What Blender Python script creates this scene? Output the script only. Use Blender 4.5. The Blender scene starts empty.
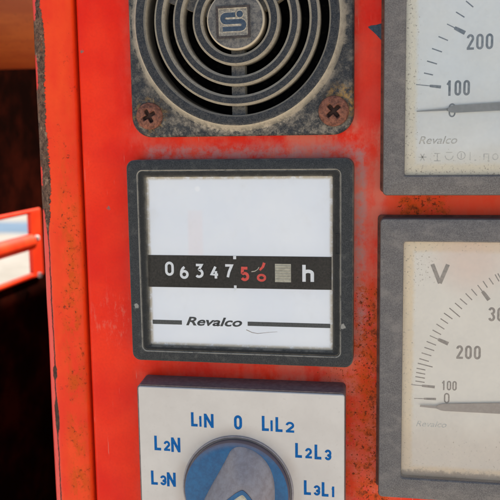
import bpy, bmesh, math, random
from mathutils import Vector, Matrix, noise as mnoise

random.seed(7)
SC = bpy.context.scene
COL = SC.collection
H0 = 1.4            # height of the panel origin above the ground, metres
MM = 0.001          # the panel is measured in millimetres: u right, z up, h out of the panel

# ------------------------------------------------------------------ camera
cam_d = bpy.data.cameras.new('camera')
cam = bpy.data.objects.new('camera', cam_d)
COL.objects.link(cam)
cam_d.sensor_width = 36
cam_d.lens = 36 * 822 / 500
cam_d.clip_start = 0.01
cam_d.clip_end = 2000
_X = Vector((0.98352133, 0.0109768, -0.1804586))
_V = Vector((0.01388697, 0.99061942, 0.13594233))
_N = Vector((0.18025801, -0.1362082, 0.97414289))
right = Vector((_X[0], _N[0], -_V[0]))
down = Vector((_X[1], _N[1], -_V[1]))
fwd = Vector((_X[2], _N[2], -_V[2]))
cm = Matrix((right, -down, -fwd)).transposed().to_4x4()
cm.translation = Vector((0, -0.274, H0))
cam.matrix_world = cm
cam_d.dof.use_dof = True
cam_d.dof.focus_distance = 0.272
cam_d.dof.aperture_fstop = 26
SC.camera = cam

# ------------------------------------------------------------------ sky, sun, exposure
SUN_EL, SUN_AZ = math.radians(54), math.radians(36)
world = bpy.data.worlds.new('World')
SC.world = world
world.use_nodes = True
wn = world.node_tree
bg = wn.nodes['Background']
sky = wn.nodes.new('ShaderNodeTexSky')
sky.sky_type = 'NISHITA'
sky.sun_disc = False
sky.sun_elevation = SUN_EL
sky.sun_rotation = SUN_AZ
sky.dust_density = 2.0
wn.links.new(sky.outputs['Color'], bg.inputs['Color'])
bg.inputs['Strength'].default_value = 0.10
sun_d = bpy.data.lights.new('sun', 'SUN')
sun_d.energy = 4.5
sun_d.angle = math.radians(0.5)
sun_d.color = (1.0, 0.95, 0.87)
sun = bpy.data.objects.new('sun', sun_d)
COL.objects.link(sun)
sdir = Vector((math.sin(SUN_AZ) * math.cos(SUN_EL), math.cos(SUN_AZ) * math.cos(SUN_EL), math.sin(SUN_EL)))
sun.rotation_euler = sdir.to_track_quat('Z', 'Y').to_euler()
sun.location = sdir * 20
SC.view_settings.view_transform = 'Standard'
SC.view_settings.look = 'None'
SC.view_settings.gamma = 1
SC.view_settings.exposure = 1.2


# ------------------------------------------------------------------ node helpers
class NT:
    """small expression builder for one procedural material"""
    def __init__(s, name):
        s.m = bpy.data.materials.new(name)
        s.m.use_nodes = True
        s.t = s.m.node_tree
        s.b = s.t.nodes['Principled BSDF']
        s.out = s.t.nodes['Material Output']
        g = s.n('ShaderNodeNewGeometry')
        sub = s.n('ShaderNodeVectorMath', operation='SUBTRACT')
        s.t.links.new(g.outputs['Position'], sub.inputs[0])
        sub.inputs[1].default_value = (0, 0, H0)
        sc = s.n('ShaderNodeVectorMath', operation='SCALE')
        s.t.links.new(sub.outputs[0], sc.inputs[0])
        sc.inputs['Scale'].default_value = 1000
        s.pos = sc.outputs[0]
        sp = s.n('ShaderNodeSeparateXYZ')
        s.t.links.new(s.pos, sp.inputs[0])
        s.u, s.y, s.z = sp.outputs
        s.nrm = g.outputs['Normal']

    def n(s, kind, **kw):
        nd = s.t.nodes.new(kind)
        for k, v in kw.items():
            setattr(nd, k, v)
        return nd

    def put(s, sock, v):
        if isinstance(v, bpy.types.NodeSocket):
            s.t.links.new(v, sock)
        elif sock.type == 'RGBA' and len(v) == 3:
            sock.default_value = (*v, 1)
        else:
            sock.default_value = v

    def ma(s, op, a, b=0.0, clamp=False):
        nd = s.n('ShaderNodeMath', operation=op, use_clamp=clamp)
        s.put(nd.inputs[0], a)
        s.put(nd.inputs[1], b)
        return nd.outputs[0]

    def add(s, a, b): return s.ma('ADD', a, b)
    def mul(s, a, b): return s.ma('MULTIPLY', a, b)
    def sub(s, a, b): return s.ma('SUBTRACT', a, b)
    def mx(s, a, b): return s.ma('MAXIMUM', a, b)
    def mn(s, a, b): return s.ma('MINIMUM', a, b)
    def ab(s, a): return s.ma('ABSOLUTE', a)

    def st(s, v, lo, hi, a=0.0, b=1.0):
        nd = s.n('ShaderNodeMapRange', interpolation_type='SMOOTHSTEP')
        s.put(nd.inputs['Value'], v)
        nd.inputs['From Min'].default_value = lo
        nd.inputs['From Max'].default_value = hi
        nd.inputs['To Min'].default_value = a
        nd.inputs['To Max'].default_value = b
        return nd.outputs[0]

    def noise(s, scale, detail=4, rough=0.6, stretch=(1, 1, 1), off=(0, 0, 0), dist=0.0):
        mp = s.n('ShaderNodeMapping')
        s.t.links.new(s.pos, mp.inputs['Vector'])
        mp.inputs['Scale'].default_value = stretch
        mp.inputs['Location'].default_value = off
        nd = s.n('ShaderNodeTexNoise')
        s.t.links.new(mp.outputs[0], nd.inputs['Vector'])
        nd.inputs['Scale'].default_value = scale
        nd.inputs['Detail'].default_value = detail
        nd.inputs['Roughness'].default_value = rough
        nd.inputs['Distortion'].default_value = dist
        return nd.outputs['Fac']

    def mix(s, f, a, b):
        nd = s.n('ShaderNodeMix', data_type='RGBA')
        s.put(nd.inputs[0], f)
        s.put(nd.inputs[6], a)
        s.put(nd.inputs[7], b)
        return nd.outputs[2]

    def box(s, u0, u1, z0, z1):
        """distance outside a rectangle of the panel plane, negative inside"""
        a = s.sub(s.ab(s.sub(s.u, (u0 + u1) / 2)), abs(u1 - u0) / 2)
        b = s.sub(s.ab(s.sub(s.z, (z0 + z1) / 2)), abs(z1 - z0) / 2)
        return s.mx(a, b)

    def rbox(s, u0, u1, z0, z1, r):
        a = s.sub(s.ab(s.sub(s.u, (u0 + u1) / 2)), abs(u1 - u0) / 2 - r)
        b = s.sub(s.ab(s.sub(s.z, (z0 + z1) / 2)), abs(z1 - z0) / 2 - r)
        a2, b2 = s.mx(a, 0.0), s.mx(b, 0.0)
        ln = s.ma('SQRT', s.add(s.mul(a2, a2), s.mul(b2, b2)))
        return s.sub(s.add(ln, s.mn(s.mx(a, b), 0.0)), r)

    def rad(s, cu, cz):
        a, b = s.sub(s.u, cu), s.sub(s.z, cz)
        return s.ma('SQRT', s.add(s.mul(a, a), s.mul(b, b)))

    def facing(s):
        """1 where the surface looks straight out of the panel"""
        sp = s.n('ShaderNodeSeparateXYZ')
        s.t.links.new(s.nrm, sp.inputs[0])
        return s.ab(sp.outputs[1])

    def bump(s, height, strength=0.3, dist=0.0002):
        nd = s.n('ShaderNodeBump')
        s.put(nd.inputs['Height'], height)
        nd.inputs['Strength'].default_value = strength
        nd.inputs['Distance'].default_value = dist
        s.t.links.new(nd.outputs[0], s.b.inputs['Normal'])

    def done(s, col, rough=0.5, metal=0.0, spec=0.5, coat=0.0):
        s.put(s.b.inputs['Base Color'], col)
        s.put(s.b.inputs['Roughness'], rough)
        s.put(s.b.inputs['Metallic'], metal)
        s.b.inputs['Specular IOR Level'].default_value = spec
        s.b.inputs['Coat Weight'].default_value = coat
        return s.m


# ------------------------------------------------------------------ materials
HCU, HCZ = -53.4, 37.6        # centre of the round grille
HM = (-91.8, -15.3, -76.6, -7.1)      # hour meter outline
SW = (-89.7, -18.0, -155.0, -85.6)    # switch plate
UM = (-5.9, 90.0, -19.0, 77.0)        # upper meter
LM = (-6.6, 89.5, -120.0, -26.3)      # lower meter


def mat_panel():
    t = NT('red_paint')
    big = t.noise(0.035, 4, 0.55)
    red = t.mix(t.st(big, 0.35, 0.68), (0.70, 0.012, 0.003), (0.82, 0.032, 0.006))
    fine = t.noise(1.1, 5, 0.65)
    red = t.mix(t.st(fine, 0.35, 0.75, 0, 0.25), red, (0.50, 0.016, 0.008))
    # chalky, dusty, rubbed areas: round the instruments, more rightward to paint in glare
    near = t.mn(t.box(*HM), t.mn(t.box(-90.2, -15.5, 0.4, 75), t.mn(t.box(*SW), t.mn(t.box(*UM), t.box(*LM)))))
    streak = t.noise(0.16, 6, 0.68, stretch=(1.0, 1, 0.35), off=(13, 0, 4))
    cloud = t.noise(0.09, 6, 0.7, off=(3, 0, 9))
    edge = t.st(near, 7.0, 0.0)
    side = t.st(t.u, -70, -15, 0.25, 1.0)
    left = t.st(t.u, -88, -98, 1.0, 0.30)
    dust = t.mul(t.mul(t.st(t.add(t.mul(cloud, 0.6), t.mul(streak, 0.5)), 0.45, 0.66), side), left)
    dust = t.mul(dust, t.add(0.30, t.mul(edge, 0.75)))
    dust = t.mul(dust, t.sub(1.0, t.mul(t.mul(t.st(t.u, -17, -13), t.st(t.z, -2, 8)), 0.85)))
    patch = t.mul(t.st(t.rad(-99, -64), 15, 3), t.st(t.noise(0.30, 6, 0.75, stretch=(1.4, 1, 0.5), off=(2, 0, 2)), 0.50, 0.66))
    dust = t.mx(dust, t.mul(patch, 0.55))
    # grey grime band along the top edge of the hour meter and beside its right edge
    grime = t.mx(t.mul(t.st(t.box(-86, -14, -7.4, -3.0), 2.2, -1.4), 0.8), t.mul(t.st(t.box(-15.2, -11.8, -75, -4), 2.0, -1.0), 0.9))
    grime = t.mul(grime, t.st(t.noise(0.28, 6, 0.72, off=(7, 0, 1)), 0.36, 0.62))
    col = t.mix(t.mn(t.mul(dust, 0.85), 0.62), red, (0.62, 0.21, 0.145))  # chalky dust, with glare painted in towards the right
    glare_veil = t.mul(t.st(t.u, -60, -12), t.st(t.noise(0.03, 3, 0.5, off=(6, 0, 6)), 0.35, 0.65))  # pale haze of glare laid into the colour towards the right
    col = t.mix(t.mul(glare_veil, 0.22), col, (0.66, 0.16, 0.11))
    col = t.mix(t.mul(grime, 0.7), col, (0.36, 0.26, 0.24))
    # thin scratches
    scr = t.noise(0.55, 3, 0.5, stretch=(2.2, 1, 0.12), off=(5, 0, 7))
    scm = t.mul(t.st(scr, 0.665, 0.70), t.st(t.noise(0.06, 2, 0.5, off=(31, 0, 2)), 0.50, 0.60))
    col = t.mix(t.mul(scm, 0.5), col, (0.62, 0.22, 0.16))
    col = t.mix(t.mul(t.st(t.box(-4, 90, -26, -19.3), 2.5, -0.5), 0.7), col, (0.80, 0.055, 0.010))
    # rust specks: strip beside the lower meter, gap between the meters, a few elsewhere
    reg = t.mx(t.mul(t.st(t.box(-13.5, -5, -140, -52), 9, -2.5), 1.0), t.st(t.box(0, 14, -25.5, -19.5), 4, -1.5))
    reg = t.mx(reg, t.st(t.box(-24, -8, -140, -78), 7, -5, 0, 0.75))
    sp = t.noise(1.25, 3, 0.5, off=(1, 0, 5))
    sp2 = t.noise(0.42, 4, 0.6, off=(14, 0, 5))
    clump = t.noise(0.12, 4, 0.6, off=(2, 0, 15))
    rust = t.mx(t.st(t.add(t.add(sp, t.mul(reg, 0.09)), t.mul(clump, 0.10)), 0.735, 0.785),
                t.st(t.add(t.add(sp2, t.mul(reg, 0.10)), t.mul(clump, 0.10)), 0.745, 0.785))
    rust = t.mul(rust, t.st(reg, 0.02, 0.2))
    stain = t.mul(reg, t.st(t.noise(0.13, 5, 0.65, off=(8, 0, 8)), 0.36, 0.60))
    col = t.mix(t.mul(stain, 0.6), col, (0.62, 0.075, 0.009))
    pn = t.noise(0.26, 7, 0.72, off=(11, 0, 7))
    pat = t.mul(t.st(t.add(pn, t.mul(reg, 0.12)), 0.60, 0.655), t.st(reg, 0.05, 0.3))
    col = t.mix(t.mul(pat, 0.75), col, (0.54, 0.070, 0.007))
    pat2 = t.mul(t.st(t.add(pn, t.mul(reg, 0.12)), 0.68, 0.72), t.st(reg, 0.05, 0.3))
    col = t.mix(t.mul(pat2, 0.85), col, (0.22, 0.034, 0.009))
    rcol = t.mix(t.st(t.noise(1.6, 5, 0.7), 0.35, 0.65), (0.24, 0.042, 0.011), (0.085, 0.020, 0.010))
    col = t.mix(t.mul(rust, 0.90), col, rcol)
    # single dents and nicks
    jit = t.mul(t.sub(t.noise(0.9, 5, 0.75, off=(6, 0, 2)), 0.5), 3.0)
    nick = t.mx(t.st(t.add(t.rad(-90.9, -93.8), jit), 1.1, 0.6), t.st(t.add(t.rad(-101, -24), jit), 0.75, 0.35))
    nick = t.mx(nick, t.st(t.add(t.rad(-108.6, 30), jit), 0.7, 0.35))
    col = t.mix(t.mul(nick, t.st(t.noise(1.5, 4, 0.7), 0.35, 0.5)), col, (0.17, 0.12, 0.10))
    t.bump(t.add(t.mul(rust, -1.0), t.add(t.mul(t.noise(2.5, 4, 0.6), 0.25), t.mul(t.noise(0.25, 3, 0.5), 0.6))), 0.35, 0.00025)
    rg = t.add(0.36, t.mul(t.mx(t.mx(dust, rust), stain), 0.38))
    return t.done(col, rg, spec=0.12)


def mat_post():
    t = NT('red_post_paint')
    big = t.noise(0.05, 4, 0.6, stretch=(1, 1, 0.5))
    red = t.mix(t.st(big, 0.35, 0.65), (0.74, 0.030, 0.008), (0.82, 0.062, 0.010))
    # orange brown wear down the middle of the lower half
    wear = t.mul(t.st(t.ab(t.sub(t.u, -116.0)), 6.0, 0.5), t.st(t.z, 30, -50))
    wn_ = t.noise(0.22, 7, 0.74, stretch=(1, 1, 0.5), off=(4, 0, 1))
    wear = t.mul(wear, t.st(wn_, 0.42, 0.62))
    col = t.mix(t.mul(wear, 0.80), red, (0.54, 0.078, 0.008))
    pit = t.mul(t.st(t.noise(0.75, 6, 0.72, off=(9, 0, 3)), 0.555, 0.66), t.st(t.add(wear, t.mul(t.st(t.noise(0.1, 3, 0.5, off=(2, 0, 6)), 0.52, 0.62), 0.35)), 0.08, 0.6))
    col = t.mix(t.mul(pit, 0.92), col, (0.095, 0.030, 0.012))
    tiny = t.mul(t.st(t.noise(1.5, 4, 0.7, off=(6, 0, 6)), 0.64, 0.70), t.st(t.noise(0.07, 3, 0.5, off=(26, 0, 6)), 0.44, 0.56))
    col = t.mix(t.mul(tiny, 0.8), col, (0.16, 0.035, 0.012))
    # chipped pale flecks
    fl = t.st(t.noise(0.42, 5, 0.7, off=(21, 0, 3)), 0.70, 0.735)
    col = t.mix(t.mul(fl, 0.5), col, (0.62, 0.20, 0.07))
    # the narrow outer facet: pinker sun bleached red
    fac = t.st(t.u, -123.4, -124.2)
    col = t.mix(t.mul(fac, 0.80), col, (0.70, 0.050, 0.040))
    # bare rusted steel along the fold: wide at the top, a hairline further down
    wob = t.sub(t.noise(0.10, 6, 0.7, stretch=(0.1, 0.1, 1.0), off=(0, 0, 11)), 0.5)
    d = t.ab(t.sub(t.u, t.add(-124.2, t.mul(wob, 2.0))))
    wtop = t.st(t.z, -36, -20)
    chips = t.st(t.noise(0.055, 5, 0.7, stretch=(0.1, 0.1, 1), off=(0, 0, 3)), 0.36, 0.60, 0.7, 1.85)
    spots = t.mx(t.st(t.ab(t.sub(t.z, -84.5)), 3.2, 1.2), t.mul(t.st(t.ab(t.sub(t.z, -101)), 8, 3), 1.0))
    width = t.add(t.add(0.22, t.mul(wtop, chips)), t.mul(spots, 0.75))
    rag = t.mul(t.sub(t.noise(0.9, 6, 0.75, off=(3, 0, 3)), 0.5), t.add(0.8, t.mul(wtop, 2.3)))
    bare = t.st(t.sub(t.add(d, rag), width), 0.22, -0.10)
    # bigger missing flakes that reach over the facet at the top
    zj = t.add(t.z, t.mul(t.sub(t.noise(0.5, 6, 0.75, off=(17, 0, 2)), 0.5), 5.0))
    fz = t.st(t.ab(t.sub(zj, 35.5)), 6.6, 5.8)
    for cz_, hz_ in ((4.5, 13.5), (-20.5, 4.0), (62, 12)):
        fz = t.mx(fz, t.st(t.ab(t.sub(zj, cz_)), hz_ + 0.4, hz_ - 0.4))
    flake = t.mul(fac, fz)
    bare = t.mx(bare, flake)
    rn = t.noise(0.55, 8, 0.8, off=(2, 0, 2), dist=0.4)
    rcol = t.mix(t.st(rn, 0.38, 0.62), (0.040, 0.022, 0.016), (0.17, 0.095, 0.060))
    rcol = t.mix(t.st(t.noise(0.35, 6, 0.75, off=(22, 0, 2)), 0.54, 0.66), rcol, (0.30, 0.19, 0.12))
    rcol = t.mix(t.mul(t.st(t.noise(0.3, 6, 0.7, off=(12, 0, 5)), 0.56, 0.68), 0.8), rcol, (0.20, 0.060, 0.022))
    lowdark = t.st(t.z, -25, -42)
    rcol = t.mix(t.mul(lowdark, 0.7), rcol, (0.035, 0.018, 0.014))
    col = t.mix(bare, col, rcol)
    t.bump(t.add(t.add(t.mul(bare, -1.2), t.mul(pit, -0.4)), t.add(t.mul(t.mul(bare, rn), 0.9), t.mul(t.noise(0.5, 4, 0.6), 0.4))), 0.6, 0.0004)
    return t.done(col, t.add(0.33, t.mul(t.mx(bare, wear), 0.45)), spec=0.14)


def mat_plain_red():
    t = NT('red_frame_paint')
    col = t.mix(t.st(t.noise(0.04, 4, 0.6), 0.4, 0.65), (0.74, 0.036, 0.008), (0.80, 0.06, 0.012))
    return t.done(col, 0.45, spec=0.25)


def mat_dark_red():
    t = NT('shade_dark_wall')  # bay interior's lack of light put into a near-black wall colour
    a = t.noise(0.02, 5, 0.65)
    col = t.mix(t.st(a, 0.42, 0.70), (0.006, 0.0022, 0.0016), (0.030, 0.0050, 0.0026))
    return t.done(col, 1.0, spec=0.0)


def mat_brown():
    t = NT('rust_brown_paint')
    a = t.noise(0.05, 6, 0.7, stretch=(0.3, 1, 1.6))
    b = t.noise(0.4, 5, 0.7, off=(2, 0, 2))
    col = t.mix(t.st(a, 0.35, 0.65), (0.36, 0.075, 0.013), (0.50, 0.125, 0.020))
    col = t.mix(t.st(b, 0.55, 0.75, 0, 0.6), col, (0.17, 0.035, 0.010))
    t.bump(b, 0.3, 0.0005)
    return t.done(col, 0.6)


def mat_grille():
    t = NT('dusty_black_plastic')
    f = t.facing()
    hgt = t.mul(t.y, -1.0)
    wall = t.mul(t.st(f, 0.93, 0.55), t.st(hgt, 0.5, 5.2, 0.25, 1.0))
    wall = t.mul(wall, t.st(t.rad(HCU, HCZ), 37, 36))
    n1 = t.noise(0.7, 8, 0.8)
    n2 = t.noise(2.8, 5, 0.7, off=(3, 0, 1))
    base = t.mix(t.st(n2, 0.3, 0.72), (0.009, 0.011, 0.015), (0.034, 0.038, 0.044))
    film = t.st(t.add(t.mul(n1, 0.7), t.mul(n2, 0.35)), 0.46, 0.70)
    base = t.mix(t.mul(film, 0.32), base, (0.15, 0.135, 0.115))
    dustc = t.mix(t.st(n1, 0.35, 0.65), (0.60, 0.52, 0.38), (0.30, 0.25, 0.19))
    col = t.mix(t.mul(wall, t.st(n1, 0.28, 0.52, 0.35, 0.95)), base, dustc)
    # dust lying on the flat corners just outside the round rim
    r = t.rad(HCU, HCZ)
    ringd = t.mul(t.st(t.ab(t.sub(r, 35.2)), 2.4, 0.2), t.st(t.noise(0.30, 7, 0.78, off=(6, 0, 6)), 0.42, 0.60))
    corner = t.mul(t.st(r, 34.3, 37), t.st(t.noise(0.30, 8, 0.8, off=(1, 0, 9)), 0.44, 0.68))
    low = t.st(t.z, 12, 0, 0.45, 1.0)
    col = t.mix(t.mul(t.mx(ringd, t.mul(corner, 0.6)), low), col, (0.42, 0.35, 0.26))
    # ochre rust run-off round the right screw
    och = t.mul(t.st(t.rad(-19.0, 11.0), 7.5, 3.0), t.st(t.noise(0.5, 5, 0.7, off=(4, 0, 4)), 0.42, 0.62))
    och = t.mx(och, t.mul(t.st(t.rad(-83.7, 7.5), 8, 4.5), t.mul(t.st(t.noise(0.5, 5, 0.7, off=(9, 0, 4)), 0.46, 0.66), 0.6)))
    col = t.mix(t.mul(och, 0.75), col, (0.36, 0.20, 0.05))
    t.bump(t.add(n2, t.mul(n1, 0.6)), 0.35, 0.00025)
    return t.done(col, t.add(0.55, t.mul(wall, 0.3)), spec=0.18)


def mat_hub():
    t = NT('grey_dusty_hub')
    n1 = t.noise(0.6, 7, 0.72)
    n2 = t.noise(2.4, 5, 0.7, off=(3, 0, 1))
    wall = t.st(t.facing(), 0.95, 0.6)
    col = t.mix(t.st(t.add(t.mul(n1, 0.6), t.mul(n2, 0.4)), 0.36, 0.62), (0.040, 0.043, 0.050), (0.17, 0.155, 0.135))
    col = t.mix(t.mul(wall, 0.85), col, (0.54, 0.45, 0.32))
    t.bump(n2, 0.35, 0.0002)
    return t.done(col, 0.7, spec=0.3)


def mat_cream_dust():
    t = NT('cream_worn_edge')
    n1 = t.noise(1.2, 6, 0.7)
    col = t.mix(t.st(n1, 0.35, 0.6), (0.50, 0.44, 0.34), (0.27, 0.23, 0.18))
    return t.done(col, 0.75)


def mat_logo():
    t = NT('blue_grey_enamel')
    col = t.mix(t.st(t.noise(1.6, 5, 0.7), 0.35, 0.68), (0.008, 0.024, 0.050), (0.034, 0.056, 0.085))
    return t.done(col, 0.5)


def mat_black_void():
    t = NT('black_speaker_cone')
    col = t.mix(t.st(t.noise(0.5, 5, 0.7), 0.5, 0.75), (0.004, 0.004, 0.005), (0.03, 0.026, 0.02))
    return t.done(col, 0.9, spec=0.1)


def mat_screw():
    t = NT('rusted_steel')
    n1 = t.noise(0.7, 7, 0.75)
    n2 = t.noise(2.2, 5, 0.7, off=(5, 0, 5))
    col = t.mix(t.st(n1, 0.34, 0.64), (0.075, 0.025, 0.016), (0.26, 0.095, 0.055))
    col = t.mix(t.st(n2, 0.52, 0.74, 0, 0.55), col, (0.36, 0.21, 0.15))
    deep = t.mul(t.st(t.mul(t.y, -1.0), 5.5, 4.9), t.st(t.mn(t.rad(-83.7, 7.5), t.rad(-21.8, 8.0)), 3.6, 3.0))
    col = t.mix(t.mul(deep, 0.85), col, (0.022, 0.012, 0.010))
    t.bump(t.add(n1, t.mul(n2, 0.5)), 0.7, 0.0004)
    return t.done(col, 0.75, metal=0.15, spec=0.4)


def mat_bezel_dark():
    t = NT('black_moulded_bezel')
    n2 = t.noise(3.4, 4, 0.65)
    n1 = t.noise(0.3, 6, 0.7, off=(3, 0, 3))
    col = t.mix(t.st(n2, 0.36, 0.70), (0.017, 0.0185, 0.020), (0.048, 0.050, 0.051))
    col = t.mix(t.st(n1, 0.50, 0.75, 0, 0.4), col, (0.13, 0.125, 0.11))
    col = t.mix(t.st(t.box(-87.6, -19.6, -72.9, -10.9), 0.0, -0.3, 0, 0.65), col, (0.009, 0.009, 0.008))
    lip = t.mul(t.st(t.ab(t.rbox(-87.95, -19.35, -73.05, -10.65, 1.8)), 0.26, 0.10), t.st(t.noise(0.25, 6, 0.75, off=(5, 0, 9)), 0.34, 0.52))
    col = t.mix(t.mul(lip, 0.75), col, (0.30, 0.28, 0.24))
    scuff = t.mul(t.st(t.noise(0.5, 7, 0.8, off=(15, 0, 3)), 0.60, 0.72), 0.6)
    col = t.mix(scuff, col, (0.15, 0.145, 0.135))
    edge = t.st(t.facing(), 0.97, 0.70)
    col = t.mix(t.mul(edge, t.st(n1, 0.35, 0.6, 0.15, 0.55)), col, (0.24, 0.215, 0.17))
    # two pale chips on the rim
    jit = t.mul(t.sub(t.noise(0.9, 5, 0.75, off=(6, 0, 2)), 0.5), 2.4)
    chip = t.mx(t.st(t.add(t.rad(-18.6, -62.5), jit), 0.85, 0.55), t.st(t.add(t.rad(-89.6, -57.2), jit), 0.85, 0.55))
    chip = t.mul(chip, t.st(t.noise(1.5, 3, 0.6), 0.30, 0.42))
    col = t.mix(chip, col, (0.24, 0.23, 0.205))
    t.bump(n2, 0.4, 0.00012)
    return t.done(col, 0.65, spec=0.22)


def mat_bezel_grey():
    t = NT('grey_weathered_bezel')
    n2 = t.noise(3.0, 5, 0.7)
    n1 = t.noise(0.11, 6, 0.7, off=(3, 0, 3), stretch=(1, 1, 1.6))
    col = t.mix(t.st(n2, 0.34, 0.70), (0.092, 0.083, 0.079), (0.180, 0.166, 0.157))
    col = t.mix(t.st(n1, 0.46, 0.68, 0, 0.6), col, (0.22, 0.195, 0.175))
    col = t.mix(t.st(t.noise(0.22, 6, 0.75, off=(8, 0, 1)), 0.58, 0.74, 0, 0.35), col, (0.085, 0.08, 0.08))
    col = t.mix(t.mul(t.st(t.facing(), 0.6, 0.2), 0.7), col, (0.10, 0.06, 0.045))
    t.bump(n2, 0.4, 0.00014)
    return t.done(col, 0.8, spec=0.2)


def mat_hour_face():
    t = NT('white_dial_card')
    n1 = t.noise(0.05, 4, 0.6)
    col = t.mix(t.st(n1, 0.3, 0.7), (0.76, 0.79, 0.84), (0.80, 0.82, 0.85))
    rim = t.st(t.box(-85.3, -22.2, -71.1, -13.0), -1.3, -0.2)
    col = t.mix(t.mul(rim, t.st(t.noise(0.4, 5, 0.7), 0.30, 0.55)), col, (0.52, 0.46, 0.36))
    # pink reflection and white glare spot painted into the card; dust specks
    reflection = t.mul(t.st(t.box(-71.4, -65.8, -44, -24.0), 0.4, -0.9), t.st(t.z, -22, -30, 0.5, 1.0))
    col = t.mix(t.mul(reflection, 0.24), col, (0.86, 0.66, 0.64))
    dot = t.st(t.rad(-67.5, -17.0), 1.2, 0.6)
    col = t.mix(t.mul(dot, 0.5), col, (0.92, 0.92, 0.92))
    film = t.st(t.noise(0.11, 7, 0.75, off=(4, 0, 1), stretch=(1, 1, 0.6)), 0.5, 0.75)
    col = t.mix(t.mul(film, 0.22), col, (0.62, 0.60, 0.58))
    sp = t.st(t.noise(1.4, 4, 0.6, off=(2, 0, 8)), 0.71, 0.75)
    col = t.mix(t.mul(sp, 0.4), col, (0.35, 0.33, 0.32))
    return t.done(col, 0.5)


def mat_meter_face(name, r, warm):
    t = NT(name)
    u0, u1, z0, z1 = r
    n1 = t.noise(0.06, 5, 0.65, off=(4, 0, 4))
    n2 = t.noise(0.5, 6, 0.75, off=(7, 0, 2))
    a, b = ((0.88, 0.82, 0.73), (0.90, 0.84, 0.745)) if warm else ((0.81, 0.84, 0.85), (0.85, 0.86, 0.84))
    col = t.mix(t.st(n1, 0.35, 0.65), a, b)
    rim = t.st(t.add(t.box(*r), t.mul(t.sub(n2, 0.5), 2.0)), -4.2, -2.4)
    col = t.mix(t.mul(rim, 0.75), col, (0.88, 0.67, 0.40) if warm else (0.87, 0.77, 0.56))
    # yellowed sludge rising from the lower edge, dark specks in it
    low = t.st(t.add(t.z, t.mul(t.sub(n1, 0.5), 14)), z0 + 13, z0 + 2) if not warm else t.st(t.add(t.z, t.mul(t.sub(n1, 0.5), 14)), z0 + 26, z0 + 8)
    col = t.mix(t.mul(low, 0.4), col, (0.72, 0.60, 0.40) if not warm else (0.56, 0.42, 0.32))
    if warm:
        pink = t.st(t.rad(22, -39), 16, 3)
        col = t.mix(t.mul(pink, 0.45), col, (0.86, 0.55, 0.43))
        mud = t.st(t.add(t.z, t.mul(t.sub(n2, 0.5), 5)), z0 + 2.6, z0 + 1.0)
        col = t.mix(t.mul(mud, 0.7), col, (0.16, 0.12, 0.11))
    near = t.mx(t.st(t.box(*r), -9, -1), t.mul(low, 0.8))
    if warm:
        near = t.mx(t.mul(near, 0.8), t.mul(t.st(t.rad(4, -42), 13, 4), 0.9))
    speck = t.st(t.add(t.noise(1.15, 6, 0.75, off=(1, 0, 6)), t.mul(near, 0.13)), 0.685, 0.74)
    col = t.mix(t.mul(speck, 0.8), col, (0.20, 0.14, 0.085))
    pale = t.st(t.noise(0.8, 5, 0.7, off=(12, 0, 2)), 0.60, 0.72)
    col = t.mix(t.mul(pale, 0.08), col, (0.45, 0.42, 0.36))
    return t.done(col, 0.6)


def simple(name, a, b, scale=1.0, rough=0.5, spec=0.4):
    t = NT(name)
    col = t.mix(t.st(t.noise(scale, 5, 0.7), 0.35, 0.66), a, b)
    return t.done(col, rough, spec=spec)


def mat_pane(name, dust, rough, ior):
    """clear instrument window: lets light through, mirrors at its surface, with a film of dust"""
    t = NT(name)
    nodes, links = t.t.nodes, t.t.links
    tr = t.n('ShaderNodeBsdfTransparent')
    tr.inputs['Color'].default_value = (0.985, 0.985, 0.985, 1)
    gl = t.n('ShaderNodeBsdfGlossy')
    gl.inputs['Roughness'].default_value = rough
    fr = t.n('ShaderNodeFresnel')
    fr.inputs['IOR'].default_value = ior
    m1 = t.n('ShaderNodeMixShader')
    links.new(fr.outputs[0], m1.inputs[0])
    links.new(tr.outputs[0], m1.inputs[1])
    links.new(gl.outputs[0], m1.inputs[2])
    df = t.n('ShaderNodeBsdfDiffuse')
    df.inputs['Color'].default_value = (0.70, 0.67, 0.62, 1)
    m2 = t.n('ShaderNodeMixShader')
    n = t.noise(0.7, 7, 0.75, off=(5, 0, 1))
    b = t.noise(0.07, 4, 0.6, off=(2, 0, 2))
    t.put(m2.inputs[0], t.mul(t.st(t.add(t.mul(n, 0.35), t.mul(b, 0.7)), 0.25, 0.85), dust))
    links.new(m1.outputs[0], m2.inputs[1])
    links.new(df.outputs[0], m2.inputs[2])
    links.new(m2.outputs[0], t.out.inputs['Surface'])
    nodes.remove(t.b)
    return t.m


def mat_plate():
    t = NT('cream_switch_plate')
    n1 = t.noise(0.06, 5, 0.65)
    n2 = t.noise(0.8, 6, 0.72, off=(3, 0, 1))
    col = t.mix(t.st(n1, 0.3, 0.7), (0.49, 0.45, 0.405), (0.545, 0.505, 0.455))
    col = t.mix(t.st(n2, 0.56, 0.78, 0, 0.5), col, (0.40, 0.35, 0.30))
    knob_ring = t.mul(t.st(t.ab(t.sub(t.rad(-54, -119.6), 20.0)), 4.5, 0.2), t.st(n1, 0.3, 0.6))  # plate darker in a ring round the knob
    col = t.mix(t.mul(knob_ring, 0.5), col, (0.36, 0.29, 0.24))
    t.bump(n2, 0.15, 0.0002)
    return t.done(col, 0.55)


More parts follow.
